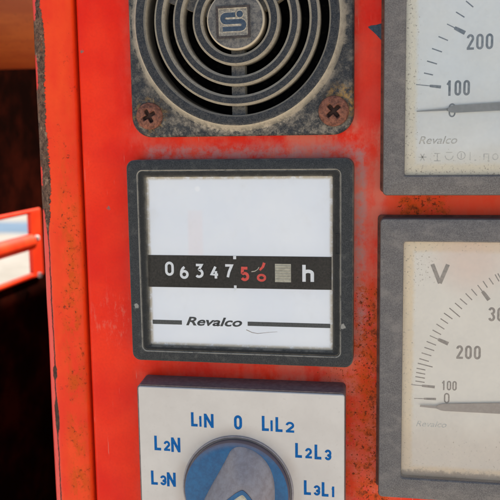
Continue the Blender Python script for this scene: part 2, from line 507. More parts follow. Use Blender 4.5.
def mat_knob():
    t = NT('blue_knob_plastic')
    n1 = t.noise(0.5, 7, 0.78)
    col = t.mix(t.st(n1, 0.35, 0.65), (0.001, 0.062, 0.165), (0.002, 0.095, 0.225))
    wall = t.st(t.facing(), 0.9, 0.5)
    col = t.mix(t.mul(wall, 0.75), col, (0.10, 0.055, 0.05))
    ring = t.mul(t.st(t.rad(-54, -119.6), 15.6, 18.4), t.st(t.z, -112, -101))
    col = t.mix(t.mul(ring, 0.8), col, (0.16, 0.115, 0.11))
    return t.done(col, 0.35, spec=0.35)


def mat_grip():
    t = NT('dusty_sky_grip')  # dusty grey that also paints in sky reflected by the grip's flanks
    n1 = t.noise(0.5, 6, 0.75, off=(3, 0, 5))
    col = t.mix(t.st(n1, 0.3, 0.7), (0.20, 0.17, 0.17), (0.265, 0.245, 0.25))
    t.bump(t.noise(1.5, 5, 0.7), 0.2, 0.0002)
    return t.done(col, 0.55)


def mat_ground():
    t = NT('pale_concrete_ground')
    n1 = t.noise(0.0006, 6, 0.65)
    n2 = t.noise(0.012, 6, 0.7)
    col = t.mix(t.st(n1, 0.35, 0.65), (0.50, 0.46, 0.39), (0.58, 0.54, 0.47))
    col = t.mix(t.st(n2, 0.5, 0.75, 0, 0.5), col, (0.40, 0.37, 0.31))
    return t.done(col, 0.85, spec=0.2)


M = dict(
    panel=mat_panel(), post=mat_post(), red=mat_plain_red(), bay_shade=mat_dark_red(), brown=mat_brown(),
    grille=mat_grille(), hub=mat_hub(), cream=mat_cream_dust(), logo=mat_logo(), void=mat_black_void(), screw=mat_screw(),
    bez=mat_bezel_dark(), gbez=mat_bezel_grey(), hface=mat_hour_face(),
    uface=mat_meter_face('white_stained_dial', (0.9, 83.0, -12.6, 70.0), False),
    lface=mat_meter_face('cream_stained_dial', (0.9, 83.0, -112.6, -33.8), True),
    pane=mat_pane('clear_window', 0.010, 0.03, 1.18), dpane=mat_pane('dusty_window', 0.09, 0.08, 1.38),
    band=simple('black_counter_band', (0.004, 0.0035, 0.003), (0.022, 0.019, 0.016), 1.6, 0.6, 0.15),
    white=simple('white_numeral_paint', (0.70, 0.72, 0.74), (0.78, 0.79, 0.80), 1.0, 0.5),
    redink=simple('red_numeral_paint', (0.62, 0.030, 0.020), (0.72, 0.06, 0.04), 1.5, 0.5),
    ink=simple('black_dial_ink', (0.020, 0.024, 0.026), (0.055, 0.06, 0.062), 2.0, 0.6),
    bink=simple('slate_dial_ink', (0.095, 0.125, 0.165), (0.21, 0.235, 0.27), 1.2, 0.6),
    gink=simple('faded_brown_ink', (0.20, 0.165, 0.145), (0.34, 0.29, 0.25), 1.2, 0.6),
    pink=simple('pale_worn_ink', (0.40, 0.40, 0.39), (0.68, 0.66, 0.60), 1.2, 0.6),
    blue=simple('blue_plate_lettering', (0.001, 0.075, 0.26), (0.002, 0.11, 0.33), 1.4, 0.6, 0.1),
    drum=simple('beige_drum', (0.34, 0.32, 0.25), (0.48, 0.45, 0.36), 0.8, 0.6),
    chip=simple('dark_blue_primer', (0.012, 0.026, 0.048), (0.040, 0.065, 0.090), 1.2, 0.55),
    plate=mat_plate(), base=simple('shade_grey_switch_base', (0.12, 0.088, 0.080), (0.18, 0.135, 0.12), 0.6, 0.7),
    knob=mat_knob(), grip=mat_grip(),
    needle=simple('grey_needle_paint', (0.19, 0.205, 0.22), (0.23, 0.245, 0.26), 0.9, 0.5),
    bneedle=simple('brown_grey_needle_paint', (0.31, 0.255, 0.225), (0.36, 0.30, 0.26), 0.9, 0.5),
    zinc=simple('pale_zinc_bolt', (0.5, 0.47, 0.42), (0.65, 0.62, 0.56), 1.0, 0.4),
    frame_dark=simple('dark_emblem_frame', (0.020, 0.016, 0.016), (0.060, 0.046, 0.040), 1.6, 0.7),
    field=simple('grey_emblem_field', (0.13, 0.125, 0.115), (0.34, 0.30, 0.24), 1.5, 0.75),
    shade_seal=simple('brown_shade_seal', (0.085, 0.022, 0.014), (0.17, 0.050, 0.030), 0.3, 0.8),
    gasket=simple('black_gap_seal', (0.008, 0.005, 0.005), (0.02, 0.009, 0.008), 0.6, 0.8),
    ground=mat_ground(),
    sand=simple('pale_sand', (0.235, 0.205, 0.160), (0.30, 0.265, 0.215), 0.004, 0.9),
    road=simple('blue_grey_road', (0.075, 0.12, 0.165), (0.10, 0.15, 0.20), 0.001, 0.8),
)


# ------------------------------------------------------------------ geometry helpers
PK = [1.0, 0.0, 5.0]


def P(u, z, h=0.0):
    u, z = u * PK[0], z * PK[0]
    h = h + PK[1] if h > PK[2] else h
    return Vector((u * MM, -h * MM, H0 + z * MM))


def tag(o, label, cat, group=None, kind=None):
    if label: o['label'] = label
    if cat: o['category'] = cat
    if group: o['group'] = group
    if kind: o['kind'] = kind
    return o


def thing(name, label, cat, loc, group=None):
    o = bpy.data.objects.new(name, None)
    o.empty_display_size = 0.01
    COL.objects.link(o)
    o.location = loc
    return tag(o, label, cat, group)


def root_loc(o):
    v = Vector((0, 0, 0))
    while o is not None:
        v += o.location
        o = o.parent
    return v


def part(name, bm, mat, parent=None, smooth=35):
    """link a bmesh (world coordinates) as one object under its parent"""
    bmesh.ops.remove_doubles(bm, verts=bm.verts, dist=1e-7)
    bmesh.ops.recalc_face_normals(bm, faces=bm.faces)
    if parent is not None:
        bmesh.ops.translate(bm, verts=bm.verts, vec=-root_loc(parent))
    me = bpy.data.meshes.new(name)
    bm.to_mesh(me)
    bm.free()
    me.materials.append(mat)
    if smooth:
        for p in me.polygons:
            p.use_smooth = True
        me.set_sharp_from_angle(angle=math.radians(smooth))
    o = bpy.data.objects.new(name, me)
    COL.objects.link(o)
    o.parent = parent
    return o


def rrect(u0, u1, z0, z1, r, n=6):
    pts = []
    for cx, cz, a0 in ((u1 - r, z1 - r, 0), (u0 + r, z1 - r, 90), (u0 + r, z0 + r, 180), (u1 - r, z0 + r, 270)):
        for k in range(n + 1):
            a = math.radians(a0 + 90 * k / n)
            pts.append((cx + r * math.cos(a), cz + r * math.sin(a)))
    return pts


def circle(cu, cz, r, n=96):
    return [(cu + r * math.cos(2 * math.pi * k / n), cz + r * math.sin(2 * math.pi * k / n)) for k in range(n)]


def loft(bm, loops, cap0=False, cap1=False, closed=False):
    """loops: [(points, h)] of equal length joined one after the other"""
    vs = [[bm.verts.new(P(u, z, h)) for u, z in pts] for pts, h in loops]
    n = len(vs[0])
    pairs = list(zip(vs, vs[1:])) + ([(vs[-1], vs[0])] if closed else [])
    for a, b in pairs:
        for i in range(n):
            j = (i + 1) % n
            bm.faces.new((a[i], a[j], b[j], b[i]))
    if cap0: bm.faces.new(vs[0])
    if cap1: bm.faces.new(vs[-1])
    return bm


def box(bm, u0, u1, z0, z1, h0, h1):
    loft(bm, [([(u0, z0), (u1, z0), (u1, z1), (u0, z1)], h0), ([(u0, z0), (u1, z0), (u1, z1), (u0, z1)], h1)], True, True)
    return bm


def prism(bm, pts, h0, h1):
    return loft(bm, [(pts, h0), (pts, h1)], True, True)


def ring(bm, cu, cz, r0, r1, h0, h1, ch=0.35, n=128):
    return loft(bm, [(circle(cu, cz, r1, n), h0), (circle(cu, cz, r1, n), h1 - ch), (circle(cu, cz, r1 - ch, n), h1),
                     (circle(cu, cz, r0 + ch, n), h1), (circle(cu, cz, r0, n), h1 - ch), (circle(cu, cz, r0, n), h0)], closed=True)


def stroke(bm, pts, w, h, th=0.05, w1=None):
    """a flat printed or painted line along a polyline"""
    n = len(pts)
    w1 = w if w1 is None else w1
    L, R = [], []
    for i, (x, y) in enumerate(pts):
        a = Vector(pts[max(i - 1, 0)])
        b = Vector(pts[min(i + 1, n - 1)])
        d = (b - a).normalized()
        k = 1.0
        if 0 < i < n - 1:
            d0 = (Vector(pts[i]) - a).normalized()
            k = 1 / max(0.55, d.dot(d0))
        ww = (w + (w1 - w) * i / (n - 1)) / 2 * k
        L.append((x - d.y * ww, y + d.x * ww))
        R.append((x + d.y * ww, y - d.x * ww))
    for hh in ((h, h + th),):
        vl0 = [bm.verts.new(P(u, z, h)) for u, z in L]
        vr0 = [bm.verts.new(P(u, z, h)) for u, z in R]
        vl = [bm.verts.new(P(u, z, h + th)) for u, z in L]
        vr = [bm.verts.new(P(u, z, h + th)) for u, z in R]
        for i in range(n - 1):
            bm.faces.new((vl[i], vl[i + 1], vr[i + 1], vr[i]))
            bm.faces.new((vl0[i], vl[i], vl[i + 1], vl0[i + 1]))
            bm.faces.new((vr0[i], vr0[i + 1], vr[i + 1], vr[i]))
        bm.faces.new((vl0[0], vr0[0], vr[0], vl[0]))
        bm.faces.new((vl0[-1], vl[-1], vr[-1], vr0[-1]))
    return bm


def arc(cx, cz, rx, rz, a0, a1, n=14):
    return [(cx + rx * math.cos(math.radians(a0 + (a1 - a0) * k / n)), cz + rz * math.sin(math.radians(a0 + (a1 - a0) * k / n))) for k in range(n + 1)]


def glyph(bm, ch, u0, u1, z0, z1, lw, h, th=0.05):
    """one painted character drawn with even strokes inside a rectangle"""
    a, b = (u1 - u0 - lw) / 2, (z1 - z0 - lw) / 2
    cu, cz = (u0 + u1) / 2, (z0 + z1) / 2
    e = lw / 2
    t = min(a * 1.25, b * 0.6)
    S_ = {
        '0': [arc(0, b - t, a, t, 0, 180) + arc(0, -b + t, a, t, 180, 360) + [(a, b - t)]],
        '1': [[(0.2 * a, b + e), (0.2 * a, -b - e)], [(-a * 0.8, 0.5 * b), (0.2 * a, b)]],
        '2': [arc(0, b - t, a, t, 175, -25) + [(-a, -b)], [(-a - e * 0.8, -b), (a + e, -b)]],
        '6': [arc(0, -b + a, a, a, 160, 520, 24), arc(1.3 * a, -0.25 * b, 2.25 * a, 1.25 * b, 178, 122, 8)],
        '3': [[(-a, b), (a * 0.75, b), (-a * 0.15, 0.18 * b)] + arc(-0.1 * a, -b + 0.58 * b, a * 1.05, 0.58 * b, 80, -140, 16)],
        '8': [arc(0, 0.5 * b, a * 0.9, 0.5 * b, 0, 360, 20), arc(0, -0.5 * b, a, 0.5 * b, 0, 360, 20)],
        'r': [arc(0, b - t, a, t, 165, -70, 12) + [(-0.25 * a, 0.04 * b)], arc(0, -b + t, a, t, 70, -165, 12)],
        '4': [[(0.25 * a, b), (-a, -0.35 * b), (a, -0.35 * b)], [(0.35 * a, 0.25 * b), (0.35 * a, -b)]],
        '7': [[(-a, b), (a, b), (0.15 * a, -0.1 * b), (-0.25 * a, -b)]],
        '5': [[(a * 0.85, b), (-a * 0.7, b), (-a * 0.85, 0.1 * b)] + arc(-0.05 * a, -b + 0.56 * b, a, 0.56 * b, 120, -150, 16)],
        'L': [[(-a, b + e), (-a, -b - e)], [(-a, -b), (a + e, -b)]],
        'N': [[(-a, -b - e), (-a, b + e)], [(a, -b - e), (a, b + e)], [(-a, b + e * 0.4), (a, -b - e * 0.4)]],
        'V': [[(-a, b + e), (0.0, -b)], [(a, b + e), (0.0, -b)]],
        'h': [[(-a, b + e), (-a, -b - e)], [(-a, 0.0)] + arc(0, -0.05 * b, a, 0.36 * b, 150, 0, 10) + [(a, -b - e)]],
    }[ch]
    for i, p in enumerate(S_):
        stroke(bm, [(cu + x, cz + z) for x, z in p], lw, h, th + 0.012 * i)
    return bm


def glyphs(bm, s, u0, u1, z0, z1, lw, h, gap):
    w = (u1 - u0 - gap * (len(s) - 1)) / len(s)
    for i, ch in enumerate(s):
        glyph(bm, ch, u0 + i * (w + gap), u0 + i * (w + gap) + w, z0, z1, lw, h)
    return bm


def text(bm, s, u0, u1, z0, z1, h, shear=0.0, bold=0.0, th=0.05):
    """lettering fitted into a rectangle of the panel plane"""
    cu = bpy.data.curves.new('lettering', 'FONT')
    cu.body = s
    cu.shear = shear
    cu.offset = bold
    cu.resolution_u = 6
    o = bpy.data.objects.new('lettering', cu)
    COL.objects.link(o)
    dg = bpy.context.evaluated_depsgraph_get()
    me = bpy.data.meshes.new_from_object(o.evaluated_get(dg))
    bpy.data.objects.remove(o)
    bpy.data.curves.remove(cu)
    tb = bmesh.new()
    tb.from_mesh(me)
    bpy.data.meshes.remove(me)
    xs = [v.co.x for v in tb.verts]
    ys = [v.co.y for v in tb.verts]
    ax, bx, ay, by = min(xs), max(xs), min(ys), max(ys)
    for v in tb.verts:
        v.co = P(u0 + (v.co.x - ax) / (bx - ax) * (u1 - u0), z0 + (v.co.y - ay) / (by - ay) * (z1 - z0), h + th)
    r = bmesh.ops.extrude_face_region(tb, geom=tb.faces[:])
    bmesh.ops.translate(tb, verts=[e for e in r['geom'] if isinstance(e, bmesh.types.BMVert)], vec=(0, th * MM, 0))
    me = bpy.data.meshes.new('tmp')
    tb.to_mesh(me)
    tb.free()
    bm.from_mesh(me)
    bpy.data.meshes.remove(me)
    return bm


# ------------------------------------------------------------------ setting
gb = bmesh.new()
S = 600
for a, b, c, d in (((-S, -S), (S, -S), (S, S), (-S, S)),):
    gb.faces.new([gb.verts.new((x, y, 0)) for x, y in (a, b, c, d)])
tag(part('ground', gb, M['ground'], None, 0), 'pale sunlit concrete ground beyond the red side bars', 'ground', kind='structure')
rb = bmesh.new()
rb.faces.new([rb.verts.new(v) for v in ((-60, 11.3, .006), (60, 11.3, .006), (60, 12.9, .006), (-60, 12.9, .006))])
tag(part('road', rb, M['road'], None, 0), 'blue grey strip of road crossing the pale ground', 'road', kind='structure')

s_ = bmesh.new()
s_.faces.new([s_.verts.new(v) for v in ((-300, 2.5, .002), (300, 2.5, .002), (300, 400, .002), (-300, 400, .002))])
tag(part('sand', s_, M['sand'], None, 0), 'sandy ground behind the machine, seen through the red bars', 'sand', kind='structure')

# ------------------------------------------------------------------ red control cabinet
cab = thing('control_cabinet', 'weathered red steel control cabinet carrying the grille, the meters and the switch', 'cabinet', Vector((0.07, 0.30, 0)))
ZB, ZT, UR = -1395.0, 185.0, 260.0


def panel_bm():
    bm = bmesh.new()
    # left strip with a rolled edge beside the seam, then sheets round the opening of the grille
    prof = [(-110.5, -12), (-110.5, -2.2)] + [(-108.3 - 2.2 * math.cos(math.radians(a)), -2.2 + 2.2 * math.sin(math.radians(a))) for a in (15, 30, 45, 60, 75, 90)] + [(-100, 0), (-88, 0)]
    zs = [ZB, -400] + [-140 + 4 * k for k in range(50)] + [ZT]
    rows = [[bm.verts.new(P(u, z, h)) for u, h in prof] for z in zs]
    for a, b in zip(rows, rows[1:]):
        for i in range(len(prof) - 1):
            bm.faces.new((a[i], a[i + 1], b[i + 1], b[i]))
    for u0, u1, z0, z1 in ((-88, UR, ZB, 4), (-88, UR, 71, ZT), (-20, UR, 4, 71)):
        bm.faces.new([bm.verts.new(P(u, z, 0)) for u, z in ((u0, z0), (u1, z0), (u1, z1), (u0, z1))])
    return bm


part('front_panel', panel_bm(), M['panel'], cab, 40)


def post_bm():
    bm = bmesh.new()
    prof = [(-111.7, -14), (-111.7, -2.4), (-111.9, -1.4), (-112.7, -0.6), (-113.7, -0.1), (-115.5, 0.25), (-118, 0.4), (-121, 0.3),
            (-122.8, 0.05), (-123.6, -0.25), (-124.3, -0.7), (-125.6, -1.6), (-126.8, -2.7), (-127.3, -3.4), (-127.4, -4.5), (-127.4, -26)]
    zs = [ZB, -400] + [-150 + 2 * k for k in range(105)] + [ZT]
    rows = []
    for z in zs:
        row = []
        for i, (u, h) in enumerate(prof):
            k = 0.35 if i >= 8 else 0.06
            wob = mnoise.noise(Vector((i * 0.25, z * 0.055, 3.0)))
            row.append(bm.verts.new(P(u + wob * k * 0.8, z, h + wob * k * 0.6)))
        rows.append(row)
    for a, b in zip(rows, rows[1:]):
        for i in range(len(prof) - 1):
            bm.faces.new((a[i], a[i + 1], b[i + 1], b[i]))
    return bm


part('corner_post', post_bm(), M['post'], cab, 60)
part('seam_seal', box(bmesh.new(), -112.4, -110.2, ZB, ZT, -13, -7), M['gasket'], cab, 0)
# side, back and roof sheets of the cabinet body
sb = bmesh.new()
box(sb, -127.2, -125.2, ZB, ZT, -600, -26)
box(sb, UR - 2, UR, ZB, ZT, -600, -0.5)
box(sb, -125, UR - 2.2, ZB, ZT, -600, -598)
box(sb, -127, UR, ZT + 0.2, ZT + 2, -600, -1)
part('side_sheet', sb, M['red'], cab, 0)
# a flake of paint missing beside the upper meter
chip = [(-11.2, 34.6), (-10.2, 35.0), (-8.6, 35.1), (-7.0, 35.5), (-6.1, 35.4), (-6.0, 33.0), (-6.1, 29.9), (-6.7, 30.0), (-8.3, 31.8), (-9.6, 33.1), (-10.7, 34.0)]
part('paint_chip', prism(bmesh.new(), chip, -0.2, 0.08), M['chip'], cab, 0)

# ------------------------------------------------------------------ open bay left of the post
bay = thing('side_enclosure', 'side wall of the machine coloured dark for shade with a barred opening, left of the corner post', 'enclosure', Vector((-0.25, 0.33, 0)))
eb = bmesh.new()
y0, y1 = -660, -60       # h range (behind the panel)
for z0, z1, a, b in ((-47.2, 380, y0, y1), (ZB, -92.4, y0, y1), (-92.4, -47.2, y0, -264.5)):
    box(eb, -252.6, -251.7, z0, z1, a, b)
part('side_wall', eb, M['bay_shade'], bay, 0)
lb = bmesh.new()
box(lb, -251.6, -127.3, ZB, 150, -660, -602)
part('back_wall', lb, M['bay_shade'], bay, 0)

fr = thing('barred_frame', 'bright red painted bar frame across the side opening, showing pale ground', 'frame', P(-250, -93, -160))


def bar(z0, z1, h0, h1, u0=-251.6, u1=-249.0, ch=0.6, tube=True):
    bm = bmesh.new()
    rz, ru = (z1 - z0) / 2, min((z1 - z0) / 2, 5.5)
    pts = [(-250.5 + ru * math.cos(math.pi * k / 10), (z0 + z1) / 2 + rz * math.sin(math.pi * k / 10)) for k in range(20)] if tube else \
          [(u0 + ch, z0), (u1 - ch, z0), (u1, z0 + ch), (u1, z1 - ch), (u1 - ch, z1), (u0 + ch, z1), (u0, z1 - ch), (u0, z0 + ch)]
    return loft(bm, [(pts, h0), (pts, h1)], True, True)


part('top_bar', bar(-50.0, -46.9, -265, -62), M['red'], fr, 30)
part('middle_bar', bar(-74.7, -63.7, -249, -62), M['red'], fr, 30)
part('bottom_bar', bar(-94.6, -90.6, -249, -62), M['red'], fr, 30)
part('upright', bar(-94.4, -48.5, -265.6, -249.1, tube=False), M['red'], fr, 30)
for z, h in ((-66.5, -250.5), (-92.6, -252)):
    b_ = bmesh.new()
    vs = [[b_.verts.new(P(-246.2 + dx, z + r * math.sin(a * math.pi / 6), h + r * math.cos(a * math.pi / 6))) for a in range(12)] for dx, r in ((-0.3, 2.0), (1.2, 2.0), (2.0, 1.2))]
    for p, q in zip(vs, vs[1:]):
        for i in range(12):
            b_.faces.new((p[i], p[(i + 1) % 12], q[(i + 1) % 12], q[i]))
    b_.faces.new(vs[-1])
    part('bolt', b_, M['zinc'], fr, 30)

# rounded brown housing above
pb = bmesh.new()
R, cz, ch_ = 52.0, 93.0, -180.0
rows = []
for u in (-250.5, -130.5):
    rows.append([pb.verts.new(P(u, cz + R * math.sin(2 * math.pi * k / 64), ch_ + R * math.cos(2 * math.pi * k / 64))) for k in range(64)])
for i in range(64):
    pb.faces.new((rows[0][i], rows[0][(i + 1) % 64], rows[1][(i + 1) % 64], rows[1][i]))
pb.faces.new(rows[0])
pb.faces.new(rows[1])
tag(part('round_tank', pb, M['brown'], None, 40), 'orange brown rounded metal body behind the top of the corner post', 'tank')

# ------------------------------------------------------------------ round horn grille
horn = thing('horn', 'dusty black square horn with concentric ring grille and two rusty screws', 'horn', P(HCU, HCZ, 0))
hb = bmesh.new()
n = 128
cir = circle(HCU, HCZ, 34.6, n)
# square face plate whose inner edge is the round opening: radial match between square outline and circle
sq = []
hx0, hx1, hz0, hz1 = -90.15, -15.45, 0.4, 74.9
cr = 7.0


def ray_rr(a, ins=0.0):
    """point where a ray from the centre meets the rounded square"""
    dx, dz = math.cos(a), math.sin(a)
    lo, hi = 20.0, 70.0
    ux0, ux1, uz0, uz1 = hx0 + ins, hx1 - ins, hz0 + ins, hz1 - ins
    r = max(cr - ins, 0.5)
    for _ in range(40):
        m = (lo + hi) / 2
        x, z = HCU + dx * m, HCZ + dz * m
        qx = max(ux0 + r - x, x - (ux1 - r), 0)
        qz = max(uz0 + r - z, z - (uz1 - r), 0)
        if math.hypot(qx, qz) > r: hi = m
        else: lo = m
    return (HCU + dx * lo, HCZ + dz * lo)


n = 512
ang = [2 * math.pi * k / n for k in range(n)]
loft(hb, [([ray_rr(a) for a in ang], 0.1), ([ray_rr(a) for a in ang], 3.2), ([ray_rr(a, 0.5) for a in ang], 3.9), ([ray_rr(a, 1.0) for a in ang], 4.0),
          (circle(HCU, HCZ, 35.6, n), 4.0), (circle(HCU, HCZ, 34.4, n), 4.9), (circle(HCU, HCZ, 33.7, n), 6.0), (circle(HCU, HCZ, 33.2, n), 6.2), (circle(HCU, HCZ, 30.9, n), 6.2),
          (circle(HCU, HCZ, 30.4, n), 5.8), (circle(HCU, HCZ, 30.2, n), -3), (circle(HCU, HCZ, 31.5, n), -3)])
part('face_plate', hb, M['grille'], horn, 30)
for r0, r1 in ((24.0, 27.4), (17.7, 21.0), (10.9, 14.4)):
    part('grille_ring', ring(bmesh.new(), HCU, HCZ, r0, r1, 0.5, 6.1, 0.75), M['grille'], horn, 30)
for a in (-90, 32, 158):
    s_ = bmesh.new()
    ca, sa = math.cos(math.radians(a)), math.sin(math.radians(a))
    pr = []
    for r, w in ((8, -2.2), (31, -2.2), (31, 2.2), (8, 2.2)):
        pr.append((HCU + ca * r - sa * w, HCZ + sa * r + ca * w))
    prism(s_, pr, -1.5, 2.6)
    part('spoke', s_, M['hub'], horn, 0)
hubm = bmesh.new()
loft(hubm, [(circle(HCU, HCZ, 9.5), 0), (circle(HCU, HCZ, 9.5), 5.6), (circle(HCU, HCZ, 9.0), 6.2), (circle(HCU, HCZ, 5), 6.4)], cap1=True)
hub = part('hub', hubm, M['hub'], horn, 30)
# emblem: raised square frame with a stylised letter
ec = (-54.0, 37.0)
rot = math.radians(0.8)


def E_(x, z):
    """emblem drawing units (x right, z down, 0..218) to the panel"""
    x, z = (x - 209) * 0.0512, -(z - 133) * 0.0490
    return (ec[0] + x * math.cos(rot) - z * math.sin(rot), ec[1] + x * math.sin(rot) + z * math.cos(rot))


eo = [E_(100, 30), E_(316, 30), E_(316, 237), E_(100, 237)]
ei = [E_(114, 44), E_(302, 44), E_(302, 223), E_(114, 223)]
ef = bmesh.new()
loft(ef, [(eo, 6.3), (eo, 6.95), (ei, 6.95), (ei, 6.3)])
part('emblem_frame', ef, M['frame_dark'], hub, 0)
efield = bmesh.new()
loft(efield, [(ei, 6.3), (ei, 6.42)], cap1=True)
part('emblem_field', efield, M['field'], hub, 0)
ef2 = bmesh.new()
ej = [E_(120, 50), E_(296, 50), E_(296, 217), E_(120, 217)]
loft(ef2, [(ei, 6.35), (ei, 6.62), (ej, 6.62), (ej, 6.35)])
part('emblem_edge', ef2, M['cream'], hub, 0)
outline = bmesh.new()
eb_ = bmesh.new()
path = [(222, 89), (165, 89)] + [(163 + 22 * math.cos(math.radians(a)), 111 + 22 * math.sin(math.radians(a))) for a in range(250, 105, -18)] + [(170, 133), (252, 133)] + \
       [(254 + 23 * math.cos(math.radians(a)), 156 + 23 * math.sin(math.radians(a))) for a in range(-75, 90, 18)] + [(250, 179), (140, 179)]
stroke(outline, [E_(*p) for p in path], 2.15, 6.42, 0.12)
stroke(eb_, [E_(*p) for p in path], 1.50, 6.42, 0.22)
loft(outline, [(circle(*E_(252, 86), 1.35, 24), 6.42), (circle(*E_(252, 86), 1.35, 24), 6.56)], cap1=True)
loft(eb_, [(circle(*E_(252, 86), 1.05, 24), 6.42), (circle(*E_(252, 86), 1.05, 24), 6.67)], cap1=True)
part('emblem_edge', outline, M['cream'], hub, 0)
part('emblem_letter', eb_, M['logo'], hub, 0)
vb = bmesh.new()
loft(vb, [(circle(HCU, HCZ, 30.2), -2.9), (circle(HCU, HCZ, 29.5), -16), (circle(HCU, HCZ, 12), -24), (circle(HCU, HCZ, 4), -20)], cap1=True)
part('speaker_cone', vb, M['void'], horn, 40)


def screw(cu, cz, r, h, turn):
    bm = bmesh.new()
    nr, na = 22, 96
    rows = []
    for i in range(1, nr + 1):
        rr = r * i / nr
        row = []
        for k in range(na):
            a = 2 * math.pi * k / na
            x, z = rr * math.cos(a), rr * math.sin(a)
            hh = h + 1.5 * math.sqrt(max(0, 1 - (rr / r * 0.97) ** 2)) - 0.2
            ca, sa = math.cos(turn), math.sin(turn)
            px, pz = x * ca + z * sa, -x * sa + z * ca
            wid = 0.72
            ln = r * 0.58
            dcut = 0
            for q, s_ in ((px, pz), (pz, px)):
                if abs(q) < wid and abs(s_) < ln:
                    dcut = max(dcut, min(1, (wid - abs(q)) / 0.22) * min(1, (ln - abs(s_)) / 0.9))
            row.append(bm.verts.new(P(cu + x, cz + z, hh - 1.7 * dcut + 0.10 * mnoise.noise(Vector((x + cu, z, 1)) * 1.1))))
        rows.append(row)
    c = bm.verts.new(P(cu, cz, h - 0.3))
    for k in range(na):
        bm.faces.new((c, rows[0][k], rows[0][(k + 1) % na]))
    for a, b in zip(rows, rows[1:]):
        for k in range(na):
            bm.faces.new((a[k], b[k], b[(k + 1) % na], a[(k + 1) % na]))
    low = [bm.verts.new(P(cu + r * math.cos(2 * math.pi * k / na), cz + r * math.sin(2 * math.pi * k / na), 3.8)) for k in range(na)]
    for k in range(na):
        bm.faces.new((rows[-1][k], low[k], low[(k + 1) % na], rows[-1][(k + 1) % na]))
    return bm


part('screw', screw(-83.7, 7.5, 4.5, 4.6, math.radians(28)), M['screw'], horn, 60)
part('screw', screw(-21.8, 8.0, 4.9, 4.8, math.radians(40)), M['screw'], horn, 60)

# ------------------------------------------------------------------ hour meter
hm = thing('hour_meter', 'black framed hour counter with white face reading 06347 above the blue switch', 'hour meter', P(-53.5, -41.8, 0))
u0, u1, z0, z1 = HM
bz = bmesh.new()


def L(ins, h, r):
    return (rrect(u0 + ins, u1 - ins, z0 + ins, z1 - ins, r), h)


def inner(du0, du1, dz0, dz1, h, r):
    return (rrect(u0 + du0, u1 - du1, z0 + dz0, z1 - dz1, r), h)


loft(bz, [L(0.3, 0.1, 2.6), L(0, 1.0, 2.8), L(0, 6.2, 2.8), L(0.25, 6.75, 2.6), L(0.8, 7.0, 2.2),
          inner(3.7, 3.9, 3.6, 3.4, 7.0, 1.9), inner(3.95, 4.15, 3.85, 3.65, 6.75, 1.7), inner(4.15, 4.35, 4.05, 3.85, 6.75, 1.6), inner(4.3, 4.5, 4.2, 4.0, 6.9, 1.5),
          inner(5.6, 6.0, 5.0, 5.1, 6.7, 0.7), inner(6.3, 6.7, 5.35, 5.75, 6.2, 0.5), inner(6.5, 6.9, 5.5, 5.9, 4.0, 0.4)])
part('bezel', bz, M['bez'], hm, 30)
clip = bmesh.new()
loft(clip, [(rrect(-21.2, -19.5, -38.5, -31.6, 0.3), 6.6), (rrect(-21.2, -19.5, -38.5, -31.6, 0.3), 7.05), (rrect(-20.95, -19.75, -38.2, -31.9, 0.25), 7.05), (rrect(-20.95, -19.75, -38.2, -31.9, 0.25), 6.8)], cap1=True)
part('clip', clip, M['bez'], hm, 0)
FH = 5.0
face = part('dial_face', prism(bmesh.new(), rrect(-86.2, -21.3, -72.0, -12.2, 0.4), 1.0, FH), M['hface'], hm, 0)
t_ = bmesh.new()
box(t_, -84.6, -74.1, -63.85, -62.35, FH, FH + 0.05)
part('stripe', t_, M['ink'], face, 0)
t_ = bmesh.new()
box(t_, -51.0, -22.9, -63.6, -62.15, FH, FH + 0.05)
part('stripe', t_, M['ink'], face, 0)
part('maker_name', text(bmesh.new(), 'Revalco', -72.6, -52.9, -64.05, -61.0, FH, shear=0.28, bold=0.024), M['ink'], face, 0)
# hairline cracks in the lower part of the card
t_ = bmesh.new()
stroke(t_, [(-51.5, -65.0), (-49.5, -65.9), (-47.5, -66.2), (-44, -65.7), (-40.8, -65.4)], 0.26, FH, 0.04, 0.08)
part('crack', t_, M['gink'], face, 0)
counter = part('counter', prism(bmesh.new(), [(-85.6, -50.75), (-22.45, -50.6), (-22.45, -39.55), (-85.6, -39.65)], FH - 0.5, FH + 0.12), M['band'], hm, 0)
DH = FH + 0.12


def digit(ch, cu, cz, w, hgt, lw, mat):
    part('digit', glyph(bmesh.new(), ch, cu - w / 2, cu + w / 2, cz - hgt / 2, cz + hgt / 2, lw, DH), mat, counter, 0)


for ch, cu, cz in (('0', -78.0, -44.3), ('6', -72.8, -45.3), ('3', -67.5, -44.9), ('4', -62.1, -45.4), ('7', -57.3, -44.9)):
    digit(ch, cu, cz, 3.1, 4.9, 0.86, M['white'])
digit('5', -51.7, -45.7, 3.1, 4.9, 0.95, M['redink'])
t_ = bmesh.new()                                  # the last wheel caught halfway between two numerals
stroke(t_, [(-45.0, -41.8), (-45.5, -43.2), (-46.6, -44.3)], 0.95, DH, 0.06, 0.7)
stroke(t_, arc(-46.0, -46.9, 1.2, 0.95, 0, 360, 22), 0.78, DH, 0.06)
part('digit', t_, M['redink'], counter, 0)
t_ = bmesh.new()
stroke(t_, [(-49.4, -44.9), (-48.2, -44.7), (-47.3, -44.1), (-46.8, -43.3)], 0.3, DH, 0.08, 0.25)
part('drag_mark', t_, M['drum'], counter, 0)
part('hour_letter', glyph(bmesh.new(), 'h', -32.2, -28.3, -48.0, -42.3, 1.15, DH), M['white'], counter, 0)
t_ = bmesh.new()
box(t_, -55.6, -54.6, -40.7, -39.62, DH, DH + 0.06)
box(t_, -55.5, -54.6, -50.6, -49.7, DH, DH + 0.06)
stroke(t_, [(-54.8, -50.55), (-55.4, -51.7)], 0.6, FH, 0.3, 0.2)
part('decimal_mark', t_, M['white'], counter, 0)
dr = bmesh.new()
